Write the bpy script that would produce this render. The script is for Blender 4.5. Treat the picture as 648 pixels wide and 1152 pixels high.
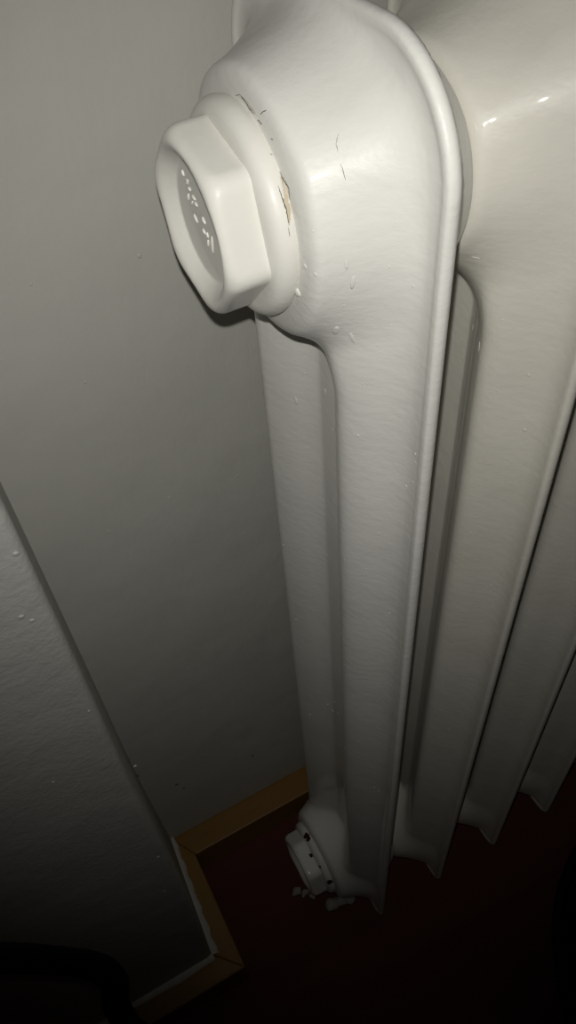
import bpy, math, random
import numpy as np
from mathutils import Vector, Matrix
from mathutils.bvhtree import BVHTree

for o in list(bpy.data.objects):
    bpy.data.objects.remove(o)
scene = bpy.context.scene
COL = scene.collection
random.seed(7)

# ------------------------------------------------------------------ camera
# world: x along the radiator, y into the wall, z up (metres, floor z = 0)
F_PX, CX, CY = 900.0, 324.0, 576.0
def unit(v):
    v = np.array(v, float)
    return v / np.linalg.norm(v)
DOWN = unit((74, 762, F_PX))
AX = np.array((3006, -1356, F_PX), float)
AX = unit(AX - DOWN * AX.dot(DOWN))
AB = np.cross(AX, DOWN)
if AB[2] < 0:
    AB = -AB
ROT = np.array([AX, AB, -DOWN])
CAM = np.array((-0.12379, -0.15332, 0.84136))
def ray(px, py):
    return unit(ROT @ np.array([(px - CX) / F_PX, (py - CY) / F_PX, 1.0]))
def on_plane(px, py, axis, val):
    r = ray(px, py)
    return CAM + r * (val - CAM[axis]) / r[axis]
cam_data = bpy.data.cameras.new('camera')
cam = bpy.data.objects.new('camera', cam_data)
COL.objects.link(cam)
cam_data.sensor_fit = 'VERTICAL'
cam_data.sensor_height = 36.0
cam_data.lens = F_PX / 1152 * 36.0
cam_data.clip_start = 0.01
right, up, back = ROT[:, 0], -ROT[:, 1], -ROT[:, 2]
M = Matrix.Identity(4)
for i in range(3):
    M[i][0], M[i][1], M[i][2], M[i][3] = right[i], up[i], back[i], CAM[i]
cam.matrix_world = M
scene.camera = cam

# ------------------------------------------------------------------ light
world = bpy.data.worlds.new('world')
scene.world = world
world.use_nodes = True
bg = world.node_tree.nodes['Background']
bg.inputs[0].default_value = (1.0, 0.80, 0.55, 1)
bg.inputs[1].default_value = 0.003
# the phone's flash: a small LED one centimetre above the lens
flash = bpy.data.lights.new('phone_flash', 'SPOT')
flash.energy = 2.5
flash.color = (1.0, 0.985, 0.935)
flash.shadow_soft_size = 0.0018
flash.spot_size = math.radians(89)
flash.spot_blend = 1.0
fo = bpy.data.objects.new('phone_flash', flash)
COL.objects.link(fo)
FM = M @ Matrix.Rotation(math.radians(8), 4, 'X')
for i in range(3):
    FM[i][3] = CAM[i] + up[i] * 0.0135 - right[i] * 0.0025
fo.matrix_world = FM
vs = scene.view_settings
vs.view_transform = 'Standard'
vs.look = 'None'
vs.exposure = 0.0
vs.gamma = 1.0
vs.use_curve_mapping = False

# ------------------------------------------------------------------ materials
def new_mat(name):
    m = bpy.data.materials.new(name)
    m.use_nodes = True
    nt = m.node_tree
    return m, nt, nt.nodes['Principled BSDF']
def noise(nt, scale, detail=3, rough=0.5, vec=None, stretch=None):
    n = nt.nodes.new('ShaderNodeTexNoise')
    n.inputs['Scale'].default_value = scale
    n.inputs['Detail'].default_value = detail
    n.inputs['Roughness'].default_value = rough
    tc = nt.nodes.new('ShaderNodeTexCoord')
    out = tc.outputs['Object']
    if stretch:
        mp = nt.nodes.new('ShaderNodeMapping')
        mp.inputs['Scale'].default_value = stretch
        nt.links.new(out, mp.inputs['Vector'])
        out = mp.outputs['Vector']
    nt.links.new(out, n.inputs['Vector'])
    return n
def ramp(nt, src, stops):
    r = nt.nodes.new('ShaderNodeValToRGB')
    e = r.color_ramp.elements
    while len(e) < len(stops):
        e.new(0.5)
    for k, (p, c) in enumerate(stops):
        e[k].position = p
        e[k].color = (*c, 1)
    nt.links.new(src, r.inputs['Fac'])
    return r
def bump(nt, bsdf, layers):
    prev = None
    for src, dist, strength in layers:
        b = nt.nodes.new('ShaderNodeBump')
        b.inputs['Distance'].default_value = dist
        b.inputs['Strength'].default_value = strength
        nt.links.new(src, b.inputs['Height'])
        if prev:
            nt.links.new(prev.outputs['Normal'], b.inputs['Normal'])
        prev = b
    nt.links.new(prev.outputs['Normal'], bsdf.inputs['Normal'])
def enamel(name, c1, c2, rough=0.42, brush=1.0):
    m, nt, b = new_mat(name)
    n = noise(nt, 14, 4)
    r = ramp(nt, n.outputs['Fac'], [(0.35, c1), (0.7, c2)])
    nt.links.new(r.outputs['Color'], b.inputs['Base Color'])
    b.inputs['Roughness'].default_value = rough
    b.inputs['Specular IOR Level'].default_value = 0.25
    b.inputs['Coat Weight'].default_value = 0.5
    b.inputs['Coat Roughness'].default_value = 0.045
    a = noise(nt, 38, 2)
    s = noise(nt, 165, 3, 0.55, stretch=(1, 1, 1.8))
    w = noise(nt, 420, 2)
    bump(nt, b, [(a.outputs['Fac'], 0.003, 0.16 * brush), (s.outputs['Fac'], 0.001, 0.22 * brush),
                 (w.outputs['Fac'], 0.0004, 0.12 * brush)])
    return m
M_ENAMEL = enamel('white_radiator_enamel', (0.69, 0.682, 0.64), (0.74, 0.732, 0.69))
M_WARMER = enamel('warmer_radiator_enamel', (0.72, 0.695, 0.62), (0.77, 0.745, 0.67))  # slightly warmer base colour, given to every section after the first
M_PLUG = enamel('white_plug_enamel', (0.73, 0.715, 0.66), (0.78, 0.765, 0.71), 0.40, 0.6)
def plaster(name, c1, c2, coarse, rough):
    m, nt, b = new_mat(name)
    n = noise(nt, 5, 5)
    r = ramp(nt, n.outputs['Fac'], [(0.3, c1), (0.7, c2)])
    nt.links.new(r.outputs['Color'], b.inputs['Base Color'])
    b.inputs['Roughness'].default_value = rough
    b.inputs['Specular IOR Level'].default_value = 0.35
    big = noise(nt, 9, 3)
    fine = noise(nt, 330 if coarse else 240, 3, 0.6)
    tro = noise(nt, 70, 3, 0.6, stretch=(1.0, 1.0, 0.22) if not coarse else (1, 1, 1))
    bump(nt, b, [(big.outputs['Fac'], 0.012, 0.32), (tro.outputs['Fac'], 0.002, 0.3 if coarse else 0.27),
                 (fine.outputs['Fac'], 0.001, 0.35 if coarse else 0.14)])
    return m
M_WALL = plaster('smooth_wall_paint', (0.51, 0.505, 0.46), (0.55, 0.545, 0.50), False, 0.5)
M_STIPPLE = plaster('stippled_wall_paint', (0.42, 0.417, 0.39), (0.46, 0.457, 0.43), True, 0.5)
def wood(name, c1, c2, rough, stretch, scale=40):
    m, nt, b = new_mat(name)
    n = noise(nt, scale, 6, 0.65, stretch=stretch)
    r = ramp(nt, n.outputs['Fac'], [(0.3, c1), (0.7, c2)])
    nt.links.new(r.outputs['Color'], b.inputs['Base Color'])
    b.inputs['Roughness'].default_value = rough
    bump(nt, b, [(n.outputs['Fac'], 0.0006, 0.25)])
    return m
M_BASE_X = wood('varnished_baseboard_wood', (0.21, 0.105, 0.016), (0.28, 0.145, 0.025), 0.45, (0.08, 1, 1))
M_BASE_Y = wood('varnished_baseboard_wood_side', (0.21, 0.105, 0.016), (0.28, 0.145, 0.025), 0.45, (1, 0.08, 1))
M_FLOOR = wood('dark_red_floor_boards', (0.078, 0.016, 0.008), (0.115, 0.025, 0.013), 0.8, (0.05, 1, 1), 30)
def plain(name, c, rough, spec=0.5):
    m, nt, b = new_mat(name)
    n = noise(nt, 160, 3)
    r = ramp(nt, n.outputs['Fac'], [(0.3, tuple(v * 0.88 for v in c)), (0.7, c)])
    nt.links.new(r.outputs['Color'], b.inputs['Base Color'])
    b.inputs['Roughness'].default_value = rough
    b.inputs['Specular IOR Level'].default_value = spec
    bump(nt, b, [(n.outputs['Fac'], 0.0004, 0.3)])
    return m
M_CAULK = plain('grubby_white_caulk', (0.62, 0.61, 0.56), 0.6)
M_DUSTY = plain('dusty_old_paint', (0.34, 0.32, 0.28), 0.9, 0.1)
M_BLACK = plain('black_rubber', (0.004, 0.004, 0.004), 0.75, 0.15)
M_CRACK = plain('dark_crack', (0.055, 0.035, 0.022), 0.9, 0.1)
M_FLAKE = plain('bare_beige_filler', (0.60, 0.53, 0.41), 0.8, 0.2)
M_RUST = plain('dark_rust', (0.045, 0.022, 0.013), 0.9, 0.1)

# ------------------------------------------------------------------ helpers
def mesh_obj(name, verts, faces, mat, parent=None, smooth=True):
    me = bpy.data.meshes.new(name)
    me.from_pydata([tuple(map(float, v)) for v in verts], [], [tuple(map(int, f)) for f in faces])
    me.materials.append(mat)
    if smooth:
        me.polygons.foreach_set('use_smooth', [True] * len(me.polygons))
    me.update()
    o = bpy.data.objects.new(name, me)
    COL.objects.link(o)
    o.parent = parent
    return o
def tag(o, label, cat, group=None):
    o['label'] = label
    o['category'] = cat
    if group:
        o['group'] = group
    return o
def struct(o, label, cat):
    o['kind'] = 'structure'
    o['label'] = label
    o['category'] = cat
    return o
def prism(pts, z0, z1):
    n = len(pts)
    v = [(x, y, z0) for x, y in pts] + [(x, y, z1) for x, y in pts]
    f = [list(range(n))[::-1], list(range(n, 2 * n))]
    f += [[k, (k + 1) % n, n + (k + 1) % n, n + k] for k in range(n)]
    return v, f
def bevel(o, w, seg=2):
    b = o.modifiers.new('edge_rounding', 'BEVEL')
    b.width = w
    b.segments = seg
    b.limit_method = 'ANGLE'
    return o

def smin(a, b, k):
    h = np.maximum(k - np.abs(a - b), 0) / k
    return np.minimum(a, b) - h * h * k * 0.25
def smax(a, b, k):
    return -smin(-a, -b, k)

def surface_net(f, lo, hi, h, name):
    """mesh of the surface f = 0, vertices pulled onto it"""
    ax = [np.arange(lo[i], hi[i] + h, h) for i in range(3)]
    X, Y, Z = np.meshgrid(*ax, indexing='ij', sparse=True)
    V = f(X, Y, Z)
    V = np.broadcast_to(V, (len(ax[0]), len(ax[1]), len(ax[2])))
    S = V < 0
    nx, ny, nz = V.shape
    acc = np.zeros((nx - 1, ny - 1, nz - 1, 3), np.float32)
    cnt = np.zeros((nx - 1, ny - 1, nz - 1), np.float32)
    for a in range(3):
        sa = [slice(None)] * 3; sb = [slice(None)] * 3
        sa[a] = slice(0, -1); sb[a] = slice(1, None)
        va, vb = V[tuple(sa)], V[tuple(sb)]
        cross = S[tuple(sa)] != S[tuple(sb)]
        t = np.where(cross, va / np.where(cross, va - vb, 1), 0)
        others = [k for k in range(3) if k != a]
        for d1 in (0, 1):
            for d2 in (0, 1):
                sl = [slice(None)] * 3
                for kk, dd in zip(others, (d1, d2)):
                    sl[kk] = slice(dd, V.shape[kk] - 1 + dd)
                c = cross[tuple(sl)]
                acc[..., a] += np.where(c, t[tuple(sl)], 0)
                acc[..., others[0]] += np.where(c, d1, 0)
                acc[..., others[1]] += np.where(c, d2, 0)
                cnt += c
    act = cnt > 0
    idx = np.full(act.shape, -1, np.int64)
    idx[act] = np.arange(act.sum())
    I = np.argwhere(act)
    P = acc[act] / cnt[act][:, None] + I
    P = P * h + np.array(lo)
    faces = []
    for a in range(3):
        b, c = (a + 1) % 3, (a + 2) % 3
        sa = [slice(1, -1)] * 3; sb = [slice(1, -1)] * 3
        sa[a] = slice(0, -1); sb[a] = slice(1, None)
        s0, s1 = S[tuple(sa)], S[tuple(sb)]
        for flip in (False, True):
            E = np.argwhere((s0 & ~s1) if not flip else (~s0 & s1))
            off = np.ones(3, int); off[a] = 0
            E = E + off
            q = []
            for db, dc in ((1, 1), (0, 1), (0, 0), (1, 0)):
                G = E.copy(); G[:, b] -= db; G[:, c] -= dc
                q.append(idx[G[:, 0], G[:, 1], G[:, 2]])
            q = np.stack(q, 1)
            faces.append(q[:, ::-1] if flip else q)
    Q = np.concatenate(faces)
    e = h * 0.1
    for _ in range(3):
        x, y, z = P.T
        g = np.stack([f(x + e, y, z) - f(x - e, y, z), f(x, y + e, z) - f(x, y - e, z),
                      f(x, y, z + e) - f(x, y, z - e)], 1) / (2 * e)
        v = f(x, y, z)
        step = g * (v / np.maximum((g * g).sum(1), 0.05))[:, None]
        P = P - np.clip(step, -h, h) * 0.9
    me = bpy.data.meshes.new(name)
    me.vertices.add(len(P)); me.vertices.foreach_set('co', P.astype(np.float32).ravel())
    me.loops.add(Q.size); me.loops.foreach_set('vertex_index', Q.astype(np.int32).ravel())
    me.polygons.add(len(Q))
    me.polygons.foreach_set('loop_start', np.arange(0, Q.size, 4, dtype=np.int32))
    me.polygons.foreach_set('loop_total', np.full(len(Q), 4, np.int32))
    me.polygons.foreach_set('use_smooth', np.ones(len(Q), bool))
    me.update(calc_edges=True)
    me.validate()
    return me

# ------------------------------------------------------------------ the setting
YW = 0.155                       # back wall of the niche
W_IN = (-0.1445, YW)             # inner corner of the niche
W_OUT = (-0.1510, 0.0425)        # outer corner towards the room
fl = mesh_obj('floor', *prism([(-1.4, -1.6), (1.6, -1.6), (1.6, 0.4), (-1.4, 0.4)], -0.05, 0.0), M_FLOOR, smooth=False)
struct(fl, 'dark reddish brown floor under the radiator', 'floor')
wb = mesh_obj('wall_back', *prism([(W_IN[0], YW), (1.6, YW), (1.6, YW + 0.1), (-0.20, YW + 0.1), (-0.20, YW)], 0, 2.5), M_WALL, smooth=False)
struct(wb, 'smooth off-white wall behind the radiator', 'wall')
# the projecting wall: its plastered corner is not quite plumb
ZS = [0, 0.048, 0.10, 0.167, 0.26, 0.34, 0.43, 0.545, 0.657, 1.0, 2.5]
XO = [-0.1530, -0.1522, -0.1492, -0.1465, -0.1440, -0.1432, -0.1420, -0.1382, -0.1352, -0.133, -0.133]
XI = [-0.1445, -0.1448, -0.1455, -0.1460, -0.1450, -0.1430, -0.1410, -0.1388, -0.1378, -0.137, -0.137]
zz_ = sorted(set(np.round(np.linspace(0, 0.7, 36), 4)) | {1.0, 2.5})
wv, wf = [], []
RC = 0.0045
for z in zz_:
    xo, xi = np.interp(z, ZS, XO), np.interp(z, ZS, XI)
    ring_ = [(-1.4, W_OUT[1])] + [(xo - RC + RC * math.sin(t), W_OUT[1] + RC - RC * math.cos(t)) for t in np.linspace(0, math.pi / 2, 6)]
    ring_ += [(xi, YW + 0.004), (-1.4, YW + 0.004)]
    wv += [(x, y, z) for x, y in ring_]
m_ = len(wv) // len(zz_)
for k in range(len(zz_) - 1):
    for q in range(m_):
        a, b = k * m_ + q, k * m_ + (q + 1) % m_
        wf.append((a, b, b + m_, a + m_))
wf += [tuple(range(m_))[::-1], tuple(range((len(zz_) - 1) * m_, len(zz_) * m_))]
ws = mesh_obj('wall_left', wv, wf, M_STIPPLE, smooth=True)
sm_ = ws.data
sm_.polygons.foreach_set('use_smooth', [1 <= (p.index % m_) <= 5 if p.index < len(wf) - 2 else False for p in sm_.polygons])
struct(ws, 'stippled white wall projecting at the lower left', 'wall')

BT, BZ = 0.0455, 0.0
XB, YB, YF = -0.1300, 0.1300, 0.0205      # faces of the boards
def board(name, pts, mat, label):
    o = mesh_obj(name, *prism(pts, BZ, BT), mat, smooth=False)
    return struct(bevel(o, 0.0012, 2), label, 'baseboard')
board('baseboard_back', [(XB, YB), (1.6, YB), (1.6, YW), W_IN], M_BASE_X, 'brown wooden baseboard running behind the radiator')
board('baseboard_side', [(XB, YF), (XB, YB), W_IN, W_OUT], M_BASE_Y, 'short brown baseboard on the side of the niche')
board('baseboard_front', [(-1.4, YF), (XB, YF), W_OUT, (-1.4, W_OUT[1])], M_BASE_X, 'brown baseboard with caulked top at the lower left')
# bead of caulk smeared along the wall, on the side and front boards
def caulk(name, a, b, w0, w1, label):
    a, b = np.array(a), np.array(b)
    d = unit(b - a); nrm = np.array((d[1], -d[0]))
    n = 40
    vs_, fs = [], []
    rnd = random.Random(3)
    for k in range(n + 1):
        p = a + (b - a) * k / n
        w = (w0 + (w1 - w0) * k / n) * (1 + 0.25 * math.sin(k * 0.9) * rnd.random())
        hgt = 0.0022 + 0.0006 * rnd.random()
        for s, z in ((-0.001, 0.004), (w * 0.35, hgt + 0.0004), (w * 0.8, hgt * 0.55), (w, -0.0003)):
            q = p + nrm * s
            vs_.append((q[0], q[1], BT + z))
    for k in range(n):
        for j in range(3):
            fs.append((4 * k + j, 4 * k + j + 1, 4 * k + j + 5, 4 * k + j + 4))
    return struct(mesh_obj(name, vs_, fs, M_CAULK), label, 'caulk')
caulk('trim_1', W_OUT, W_IN, 0.0048, 0.0032, 'grubby white caulk line above the short side baseboard')
caulk('trim_2', (-0.6, W_OUT[1]), W_OUT, 0.0045, 0.0048, 'grubby white caulk line above the lower left baseboard')

# ------------------------------------------------------------------ radiator
PITCH = 0.0640
YC, Z_TOP, Z_BOT = 0.065, 0.768, 0.026
HUB_T, HUB_B = 0.7115, 0.068
def outline(y, z):
    cz, hz = (Z_TOP + Z_BOT) / 2, (Z_TOP - Z_BOT) / 2
    rr = np.where(z > cz, 0.036, 0.010)
    qy = np.abs(y - YC) - 0.065 + rr
    qz = np.abs(z - cz) - hz + rr
    return np.sqrt(np.maximum(qy, 0) ** 2 + np.maximum(qz, 0) ** 2) + np.minimum(np.maximum(qy, qz), 0) - rr
def section_sdf(x, y, z, end=False):
    ax = np.abs(x)
    d = -outline(y, z)
    zz = np.clip(z, 0.128, 0.645)
    slot = np.sqrt((y - YC) ** 2 + (z - zz) ** 2) - 0.0070
    h = smax(0.0014 + 0 * d, 0.0014 + (d - 0.0130) * 1.15, 0.007)
    t = np.clip(1 - slot / 0.034, 0, 1)
    h = smin(h, smax(0.0025 + 0 * t, 0.0008 + 0.0186 * (1 - t ** 1.8), 0.006), 0.009)
    body = np.maximum((ax - h) * 0.75, 0.0010 - d)
    bead = np.sqrt((d - 0.0017) ** 2 + ax * ax) - 0.0020
    body = smin(body, bead, 0.002)
    for hz in (HUB_T, HUB_B):
        r = np.sqrt((y - YC) ** 2 + (z - hz) ** 2)
        hub = (r - (0.0475 - 0.42 * ax)) * 0.98
        hub = smax(hub, ax - 0.0317, 0.004)
        body = smin(body, hub, 0.013)
        if end:          # the end section has a fuller boss for its plug
            boss = smax((r - 0.0388 - 0.16 * (x + 0.030)) * 0.98, -x - 0.0312, 0.008)
            boss = np.maximum(boss, x)
            body = smin(body, boss, 0.013)
            body = smax(body, -x - 0.0314, 0.005)
    return body
sec_mesh = surface_net(section_sdf, (-0.0350, -0.0050, 0.0205), (0.0350, 0.1350, 0.7740), 0.0015, 'section')
sec_mesh.materials.append(M_ENAMEL)
end_mesh = surface_net(lambda x, y, z: section_sdf(x, y, z, True), (-0.0375, -0.0050, 0.0205), (0.0350, 0.1350, 0.7740), 0.00115, 'end_section')
end_mesh.materials.append(M_ENAMEL)

rad = bpy.data.objects.new('radiator', None)
COL.objects.link(rad)
tag(rad, 'white enamelled column radiator with hexagonal end plugs against the wall', 'radiator')
N_SEC = 8
for k in range(N_SEC):
    s = bpy.data.objects.new('section', sec_mesh if k else end_mesh)
    COL.objects.link(s)
    s.location = (k * PITCH, 0, 0)
    s.parent = rad
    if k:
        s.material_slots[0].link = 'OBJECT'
        s.material_slots[0].material = M_WARMER

# end plugs: collar ring and hexagonal cap with a dished face
def collar_sdf(x, y, z):
    r = np.sqrt(y * y + z * z)
    return smax(np.abs(x + 0.0325) - 0.0050, r - 0.0338, 0.006)
HEX0 = math.radians(13)
def plug_sdf(x, y, z):
    hexd = None
    for k in range(6):
        a = HEX0 + math.radians(30 + 60 * k)
        v = y * math.cos(a) + z * math.sin(a)
        hexd = v if hexd is None else smax(hexd, v, 0.0035)
    r = np.sqrt(y * y + z * z)
    side = hexd - 0.0262
    front = -x - 0.0510
    body = smax(side, front, 0.0040)
    body = smax(body, (r + (-x - 0.0510) * 0.7 - 0.0283) * 0.8, 0.003)
    body = np.maximum(body, x + 0.036)
    rec = np.maximum(r - (0.0185 + (-x - 0.0460) * 1.05), x + 0.0460)
    return smax(body, -rec, 0.0016)
col_mesh = surface_net(collar_sdf, (-0.0450, -0.0370, -0.0370), (-0.0245, 0.0370, 0.0370), 0.0009, 'plug_collar')
col_mesh.materials.append(M_PLUG)
plug_mesh = surface_net(plug_sdf, (-0.0535, -0.0340, -0.0340), (-0.0340, 0.0340, 0.0340), 0.0008, 'end_plug')
plug_mesh.materials.append(M_PLUG)
plugs = []
for hz, lab in ((HUB_T, 'hexagonal end cap with dished face and raised marks'), (HUB_B, 'chipped hexagonal end cap near the floor')):
    c = bpy.data.objects.new('plug_collar', col_mesh)
    COL.objects.link(c); c.parent = rad; c.location = (0, YC, hz)
    p = bpy.data.objects.new('end_plug', plug_mesh)
    COL.objects.link(p); p.parent = rad; p.location = (0, YC, hz)
    p['label'] = lab
    plugs.append((p, c))

# ------------------------------------------------------------------ what shows on the paint
class Hit:
    def __init__(self, objs):
        self.trees = []
        for me, loc in objs:
            v = [tuple(np.array(p.co) + loc) for p in me.vertices]
            self.trees.append(BVHTree.FromPolygons(v, [tuple(p.vertices) for p in me.polygons]))
    def __call__(self, px, py):
        best = None
        for t in self.trees:
            p, n, i, d = t.ray_cast(Vector(CAM), Vector(ray(px, py)))
            if p is not None and (best is None or d < best[2]):
                best = (np.array(p), np.array(n), d)
        return best
hit = Hit([(end_mesh, np.zeros(3)), (sec_mesh, np.array((PITCH, 0, 0)))] +
          [(m, np.array((0, YC, hz))) for m in (col_mesh, plug_mesh) for hz in (HUB_T, HUB_B)])
def ellipsoid(c, ax3, nu=10, nv=6):
    c = np.array(c); A = np.array(ax3)
    v = [c + A[2]]
    for i in range(1, nv):
        th = math.pi * i / nv
        for j in range(nu):
            ph = 2 * math.pi * j / nu
            v.append(c + A[0] * math.sin(th) * math.cos(ph) + A[1] * math.sin(th) * math.sin(ph) + A[2] * math.cos(th))
    v.append(c - A[2])
    f = [(0, 1 + j, 1 + (j + 1) % nu) for j in range(nu)]
    for i in range(nv - 2):
        for j in range(nu):
            a = 1 + i * nu
            f.append((a + j, a + nu + j, a + nu + (j + 1) % nu, a + (j + 1) % nu))
    a = 1 + (nv - 2) * nu
    f += [(a + (j + 1) % nu, a + j, len(v) - 1) for j in range(nu)]
    return v, f
def join(parts):
    V, Fc = [], []
    for v, f in parts:
        n = len(V)
        V += list(v); Fc += [tuple(i + n for i in q) for q in f]
    return V, Fc
def frame(n):
    """tangents of a surface: u along its level lines, w down its slope"""
    u = np.cross(n, (0, 0, 1.0)); u = unit(u) if np.linalg.norm(u) > 1e-3 else np.array((1.0, 0, 0))
    return u, unit(np.cross(n, u))
first_section = [o for o in rad.children if o.name == 'section'][0]
second_section = [o for o in rad.children if o.name == 'section.001'][0]
top_plug, top_collar = plugs[0]
low_plug, low_collar = plugs[1]
def under(o, parent):
    o.parent = parent
    o.matrix_parent_inverse = Matrix.Translation(-parent.location)
    return o

# cracks in the paint round the upper collar: (points in photo pixels, width in mm)
def ribbon(pts, w, jag=0.35, lift=0.00012, taper=True):
    P = []
    rnd = random.Random(len(pts) * 13 + int(pts[0][0]))
    fine = []
    for (x0, y0), (x1, y1) in zip(pts, pts[1:]):
        n = max(2, int(math.hypot(x1 - x0, y1 - y0) / 2.0))
        for k in range(n):
            t = k / n
            fine.append((x0 + (x1 - x0) * t + rnd.uniform(-jag, jag), y0 + (y1 - y0) * t))
    fine.append(pts[-1])
    for q in fine:
        h_ = hit(*q)
        if h_: P.append(h_)
    if len(P) < 2: return [], []
    V, Fc = [], []
    for k, (p, n, _) in enumerate(P):
        a, b = P[max(k - 1, 0)][0], P[min(k + 1, len(P) - 1)][0]
        side = unit(np.cross(n, b - a))
        ww = w * 0.00033 * rnd.uniform(0.55, 1.2)
        if taper: ww *= 0.25 + 0.75 * math.sin(math.pi * (k + 0.5) / len(P))
        for sgn in (-1, 1):
            V.append(p + n * lift + side * ww * sgn)
    for k in range(len(P) - 1):
        Fc.append((2 * k, 2 * k + 1, 2 * k + 3, 2 * k + 2))
    return V, Fc
def cp(u, v):       # zoomed crop to photo pixels
    return 260 + u / 3.975, 90 + v / 3.975
cracks = [([(20, 70), (40, 65), (60, 90), (85, 130), (105, 155)], 0.55), ([(130, 155), (145, 142), (160, 135)], 0.35),
          ([(120, 178), (140, 200)], 0.45), ([(178, 262), (190, 268)], 0.35), ([(172, 330), (190, 337)], 0.35),
          ([(215, 410), (235, 445), (258, 480), (265, 535)], 0.65), ([(210, 472), (225, 520), (240, 560), (252, 610), (258, 650)], 0.5),
          ([(255, 660), (262, 700)], 0.3), ([(480, 240), (470, 285), (478, 325)], 0.22), ([(490, 375), (505, 420), (512, 450)], 0.25)]
for pts, w in cracks:
    v, f = ribbon([cp(*q) for q in pts], w)
    if v: under(mesh_obj('paint_crack', v, f, M_CRACK), first_section)
patch = []
for pts, w in [([(222, 430), (238, 480), (248, 540), (256, 600), (260, 640)], 2.6), ([(60, 80), (85, 118), (110, 150)], 1.2)]:
    patch.append(ribbon([cp(*q) for q in pts], w, 0.8, 0.00006))
o = under(mesh_obj('bare_filler', *join(patch), M_FLAKE), first_section)

# runs and specks in the paint
def drip(px, py, w, l, hgt, ang=0.0):
    h_ = hit(px, py)
    p, n, _ = h_
    u, d = frame(n)
    ca, sa = math.cos(ang), math.sin(ang)
    u, d = u * ca + d * sa, d * ca - u * sa
    return ellipsoid(p, (u * w, d * l, n * hgt))
runs1 = [(319, 613, .4, .8, 1.0), (333, 697, .4, .8, 1.0), (349, 804, .5, 1.0, 1.2), (333, 451, .8, 2.2, .5), (365, 442, .8, 2.8, .5), (396, 380, .8, 3.0, .6), (403, 490, .5, .6, .6), (374, 483, .4, .6, .4),
         (467, 511, .5, .7, .5), (457, 547, .5, .6, .5), (343, 300, .9, .9, .5), (355, 309, .7, .7, .4), (390, 298, .6, 1.6, .4),
         (397, 318, .7, 2.4, .5), (334, 328, 2.2, 1.6, 1.6), (378, 372, 1.0, 2.6, .6),
         (351, 385, .5, .8, .4), (342, 420, .5, .8, .4), (426, 600, .4, .6, .4), (438, 690, .5, .9, .5), (412, 640, .4, .7, .4),
         (368, 793, .7, 1.8, .6), (374, 800, .8, 2.2, .6), (380, 803, .6, 1.6, .6), (376, 790, .6, 1.6, .6), (421, 886, .7, 1.2, .6),
         (426, 890, .7, 1.2, .6), (388, 842, .5, .8, .5), (390, 760, .4, .6, .4), (424, 790, .4, .8, .4), (352, 260, .4, .4, .3)]
rnd = random.Random(5)
for k in range(26):
    runs1.append((rnd.uniform(385, 470) - k * 0.2, 300 + k * 22, rnd.uniform(.2, .4), rnd.uniform(.25, .6), .25))
parts = [drip(a, b, w * .001, l * .001, h_ * .00038, rnd.uniform(-.3, .3)) for a, b, w, l, h_ in runs1 if hit(a, b) is not None]
o = under(mesh_obj('paint_runs', *join(parts), M_ENAMEL), first_section)
o['kind'] = 'stuff'
runs2 = [(590, 484, .8, 1.0, .6), (595, 422, .5, .7, .5), (552, 659, .5, .9, .5), (535, 290, 1.8, .5, .4), (560, 440, .4, .5, .4),
         (540, 520, .4, .6, .4), (575, 520, .4, .6, .4), (530, 600, .4, .8, .4), (522, 715, .4, .8, .4), (600, 330, .4, .4, .3),
         (539, 390, .6, 2.4, .5), (532, 368, .5, 1.5, .4), (505, 820, .5, .8, .4), (565, 360, .4, .4, .3), (500, 900, .6, .8, .5)]
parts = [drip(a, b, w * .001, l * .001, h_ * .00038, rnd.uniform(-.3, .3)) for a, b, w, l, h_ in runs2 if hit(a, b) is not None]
o = under(mesh_obj('paint_runs', *join(parts), M_WARMER), second_section)
o['kind'] = 'stuff'

# worn raised marks cast into the dish of the upper plug
FLOOR_X = -0.0460
def mark(strokes):
    prts = []
    for u0, v0, u1, v1, w in strokes:
        a = on_plane(195 + u0 / 9.6, 180 + v0 / 9.6, 0, FLOOR_X)
        b = on_plane(195 + u1 / 9.6, 180 + v1 / 9.6, 0, FLOOR_X)
        d = (b - a) / 2
        dl = max(np.linalg.norm(d), 1e-5); dd = d / dl
        sd = np.cross(dd, (1, 0, 0))
        prts.append(ellipsoid((a + b) / 2, (dd * (dl + w * .0006), sd * w * .0007, np.array((-.0006, 0, 0)))))
    under(mesh_obj('raised_mark', *join(prts), M_PLUG), top_plug)
for st in [[(100, 115, 115, 165, .7)], [(135, 215, 160, 222, .7), (158, 225, 152, 258, .7)], [(170, 300, 185, 322, .8), (165, 370, 168, 430, .7)],
           [(208, 385, 236, 425, .8)], [(240, 462, 258, 492, .8), (212, 448, 198, 482, .6)], [(228, 590, 262, 668, .9)],
           [(318, 620, 346, 684, .7)], [(325, 748, 346, 792, .7), (368, 788, 380, 834, .6)], [(418, 830, 430, 1010, .8), (380, 868, 382, 930, .6)]]:
    mark(st)

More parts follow.
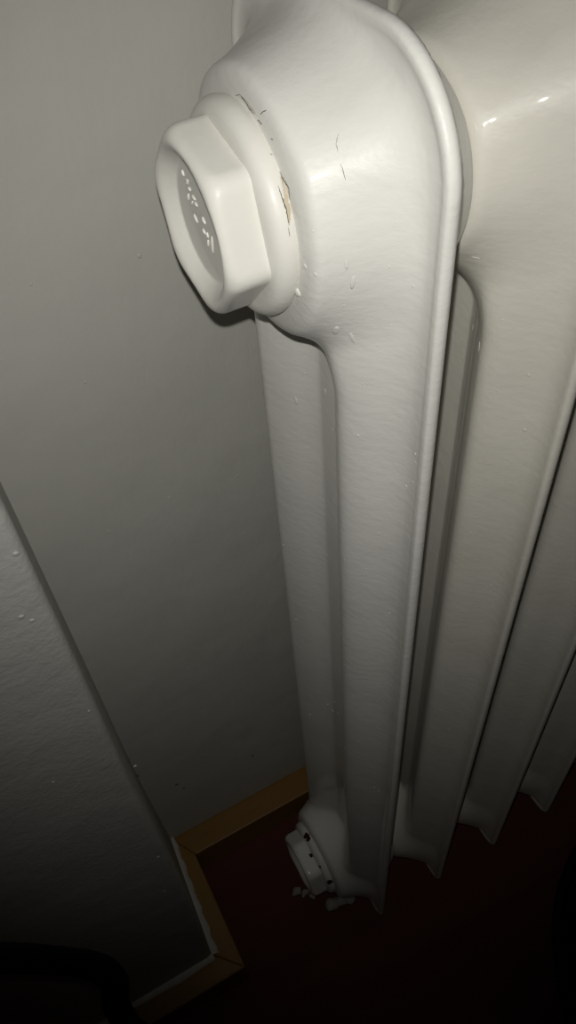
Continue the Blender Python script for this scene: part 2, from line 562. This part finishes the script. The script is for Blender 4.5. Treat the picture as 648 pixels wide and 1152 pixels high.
# the lower plug: rust showing through and lumps of old paint under it
def spot(px, py, r):
    h_ = hit(px, py)
    if h_ is None: return
    p, n, _ = h_
    u, d = frame(n)
    V = [p + n * .0006]
    for k in range(11):
        a = 2 * math.pi * k / 11
        rr = r * .001 * rnd.uniform(.55, 1.25)
        V.append(p + n * .0003 + u * rr * math.cos(a) + d * rr * math.sin(a))
    under(mesh_obj('rust_spot', V, [(0, 1 + k, 1 + (k + 1) % 11) for k in range(11)], M_RUST), low_collar)
for q in [(345, 940, 3.2), (347, 944, 2.2), (350, 962, 1.8), (371, 992, 2.8), (333, 921, 2.0), (360, 975, 1.5)]:
    spot(*q)
def lump(prts_px, z):
    prts = []
    for px, py, r, fl_ in prts_px:
        c = on_plane(px, py, 2, z)
        prts.append(ellipsoid(c, ((r * .001, 0, 0), (0, r * .001 * rnd.uniform(.7, 1.1), 0), (0, 0, r * .001 * fl_)), 12, 8))
    V, Fc = join(prts)
    V = [np.array(v) + np.array([math.sin(v[1] * 900 + v[2] * 500), math.sin(v[0] * 800), math.sin(v[0] * 700 + v[1] * 600)]) * .0009 for v in V]
    under(mesh_obj('paint_lump', V, Fc, M_DUSTY), low_collar)
lump([(334, 1003, 5.0, .6), (343, 1005, 4.0, .5), (352, 1007, 4.0, .5)], .037)
lump([(374, 1017, 7.5, .8), (383, 1014, 6.0, .7), (394, 1012, 5.0, .6)], .033)

# scuffs and paint specks on the walls
def on_wall(o, parent):
    o.parent = parent
    return o
for px, py, sc in [(199, 882, 1.0), (284, 850, 0.7), (207, 886, 0.5)]:
    c = on_plane(px, py, 1, YW)
    V, Fc = [], []
    for k in range(5):
        a = rnd.uniform(0, 6.28); l = .0035 * sc * rnd.uniform(.5, 1.2)
        d = np.array((math.cos(a), 0, math.sin(a))); e = np.array((-d[2], 0, d[0])) * .0006
        n = len(V)
        off = np.array((0, -.0003 - .00005 * k, 0))
        V += [c + off - d * l * .4 - e, c + off - d * l * .4 + e, c + off + d * l]
        Fc.append((n, n + 1, n + 2))
    on_wall(mesh_obj('scuff_mark', V, Fc, M_CRACK), wb)
specks = []
for px, py, r in [(67, 750, .5), (122, 598, .5), (213, 752, .5), (190, 560, .4), (268, 535, .5), (276, 600, .4), (157, 288, .6), (96, 430, .4), (35, 320, .4), (240, 470, .4)]:
    c = on_plane(px, py, 1, YW)
    specks.append(ellipsoid(c, ((r * .0014, 0, 0), (0, -.0004, 0), (0, 0, r * .002))))
o = on_wall(mesh_obj('paint_specks', *join(specks), M_WALL), wb)
o['kind'] = 'stuff'
specks = []
for px, py, r in [(18, 623, .8), (24, 694, .8), (36, 698, .7), (152, 862, .7), (178, 964, .8), (185, 1003, .8), (60, 880, .6), (100, 800, .5)]:
    c = on_plane(px, py, 1, W_OUT[1])
    specks.append(ellipsoid(c, ((r * .0016, 0, 0), (0, -.0005, 0), (0, 0, r * .0014))))
o = on_wall(mesh_obj('paint_specks', *join(specks), M_STIPPLE), ws)
o['kind'] = 'stuff'

# ------------------------------------------------------------------ dark things at the edges of the picture
def tube(name, pts, ra, rb, mat):
    P = [np.array(p, float) for p in pts]
    for _ in range(3):                       # round off the corners
        Q = [P[0]]
        for a, b in zip(P, P[1:]):
            Q += [a * .75 + b * .25, a * .25 + b * .75]
        P = Q + [P[-1]]
    V, Fc, m = [], [], 14
    for k, p in enumerate(P):
        t = unit(P[min(k + 1, len(P) - 1)] - P[max(k - 1, 0)])
        u = unit(np.cross(t, (0, 1, 0))); w = np.cross(t, u)
        for j in range(m):
            a = 2 * math.pi * j / m
            V.append(p + u * ra * math.cos(a) + w * rb * math.sin(a))
    for k in range(len(P) - 1):
        for j in range(m):
            Fc.append((k * m + j, k * m + (j + 1) % m, (k + 1) * m + (j + 1) % m, (k + 1) * m + j))
    Fc += [tuple(range(m))[::-1], tuple(range((len(P) - 1) * m, len(P) * m))]
    return mesh_obj(name, V, Fc, mat)
YS = 0.0
arch = [on_plane(px, py, 1, YS) for px, py in [(-120, 1080), (0, 1077), (60, 1080), (112, 1086), (132, 1106), (128, 1130), (150, 1160)]]
arch = [np.array((arch[0][0] - .03, YS, 0.0)), np.array((arch[0][0] - .03, YS, .2))] + arch + [np.array((arch[-1][0] + .004, YS, .10)), np.array((arch[-1][0] + .004, YS, 0.0))]
cb = tube('cable', arch, 0.0088, 0.0060, M_BLACK)
tag(cb, 'thick black cable bending down in front of the lower left baseboard', 'cable')

BX, BY, BR, BH = 0.2205, -0.1879, 0.1500, 0.100
def lathe(name, prof, mat, parent, n=64):
    V, Fc = [], []
    for r, z in prof:
        for j in range(n):
            a = 2 * math.pi * j / n
            V.append((r * math.cos(a), r * math.sin(a), z))
    for k in range(len(prof) - 1):
        for j in range(n):
            Fc.append((k * n + j, k * n + (j + 1) % n, (k + 1) * n + (j + 1) % n, (k + 1) * n + j))
    return mesh_obj(name, V, Fc, mat, parent)
bn = bpy.data.objects.new('round_bin', None)
COL.objects.link(bn)
bn.location = (BX, BY, 0)
tag(bn, 'black rounded container on the floor at the right edge', 'container')
lathe('shell', [(0.0005, 0), (BR * .84, 0), (BR * .87, .006), (BR * .97, BH - .012), (BR * .95, BH - .012), (BR * .86, .012), (0.0005, .010)], M_BLACK, bn)
lathe('rim', [(BR * .955, BH - .014), (BR * .985, BH - .012), (BR, BH - .006), (BR * .985, BH), (BR * .955, BH), (BR * .94, BH - .006), (BR * .955, BH - .014)], M_BLACK, bn)
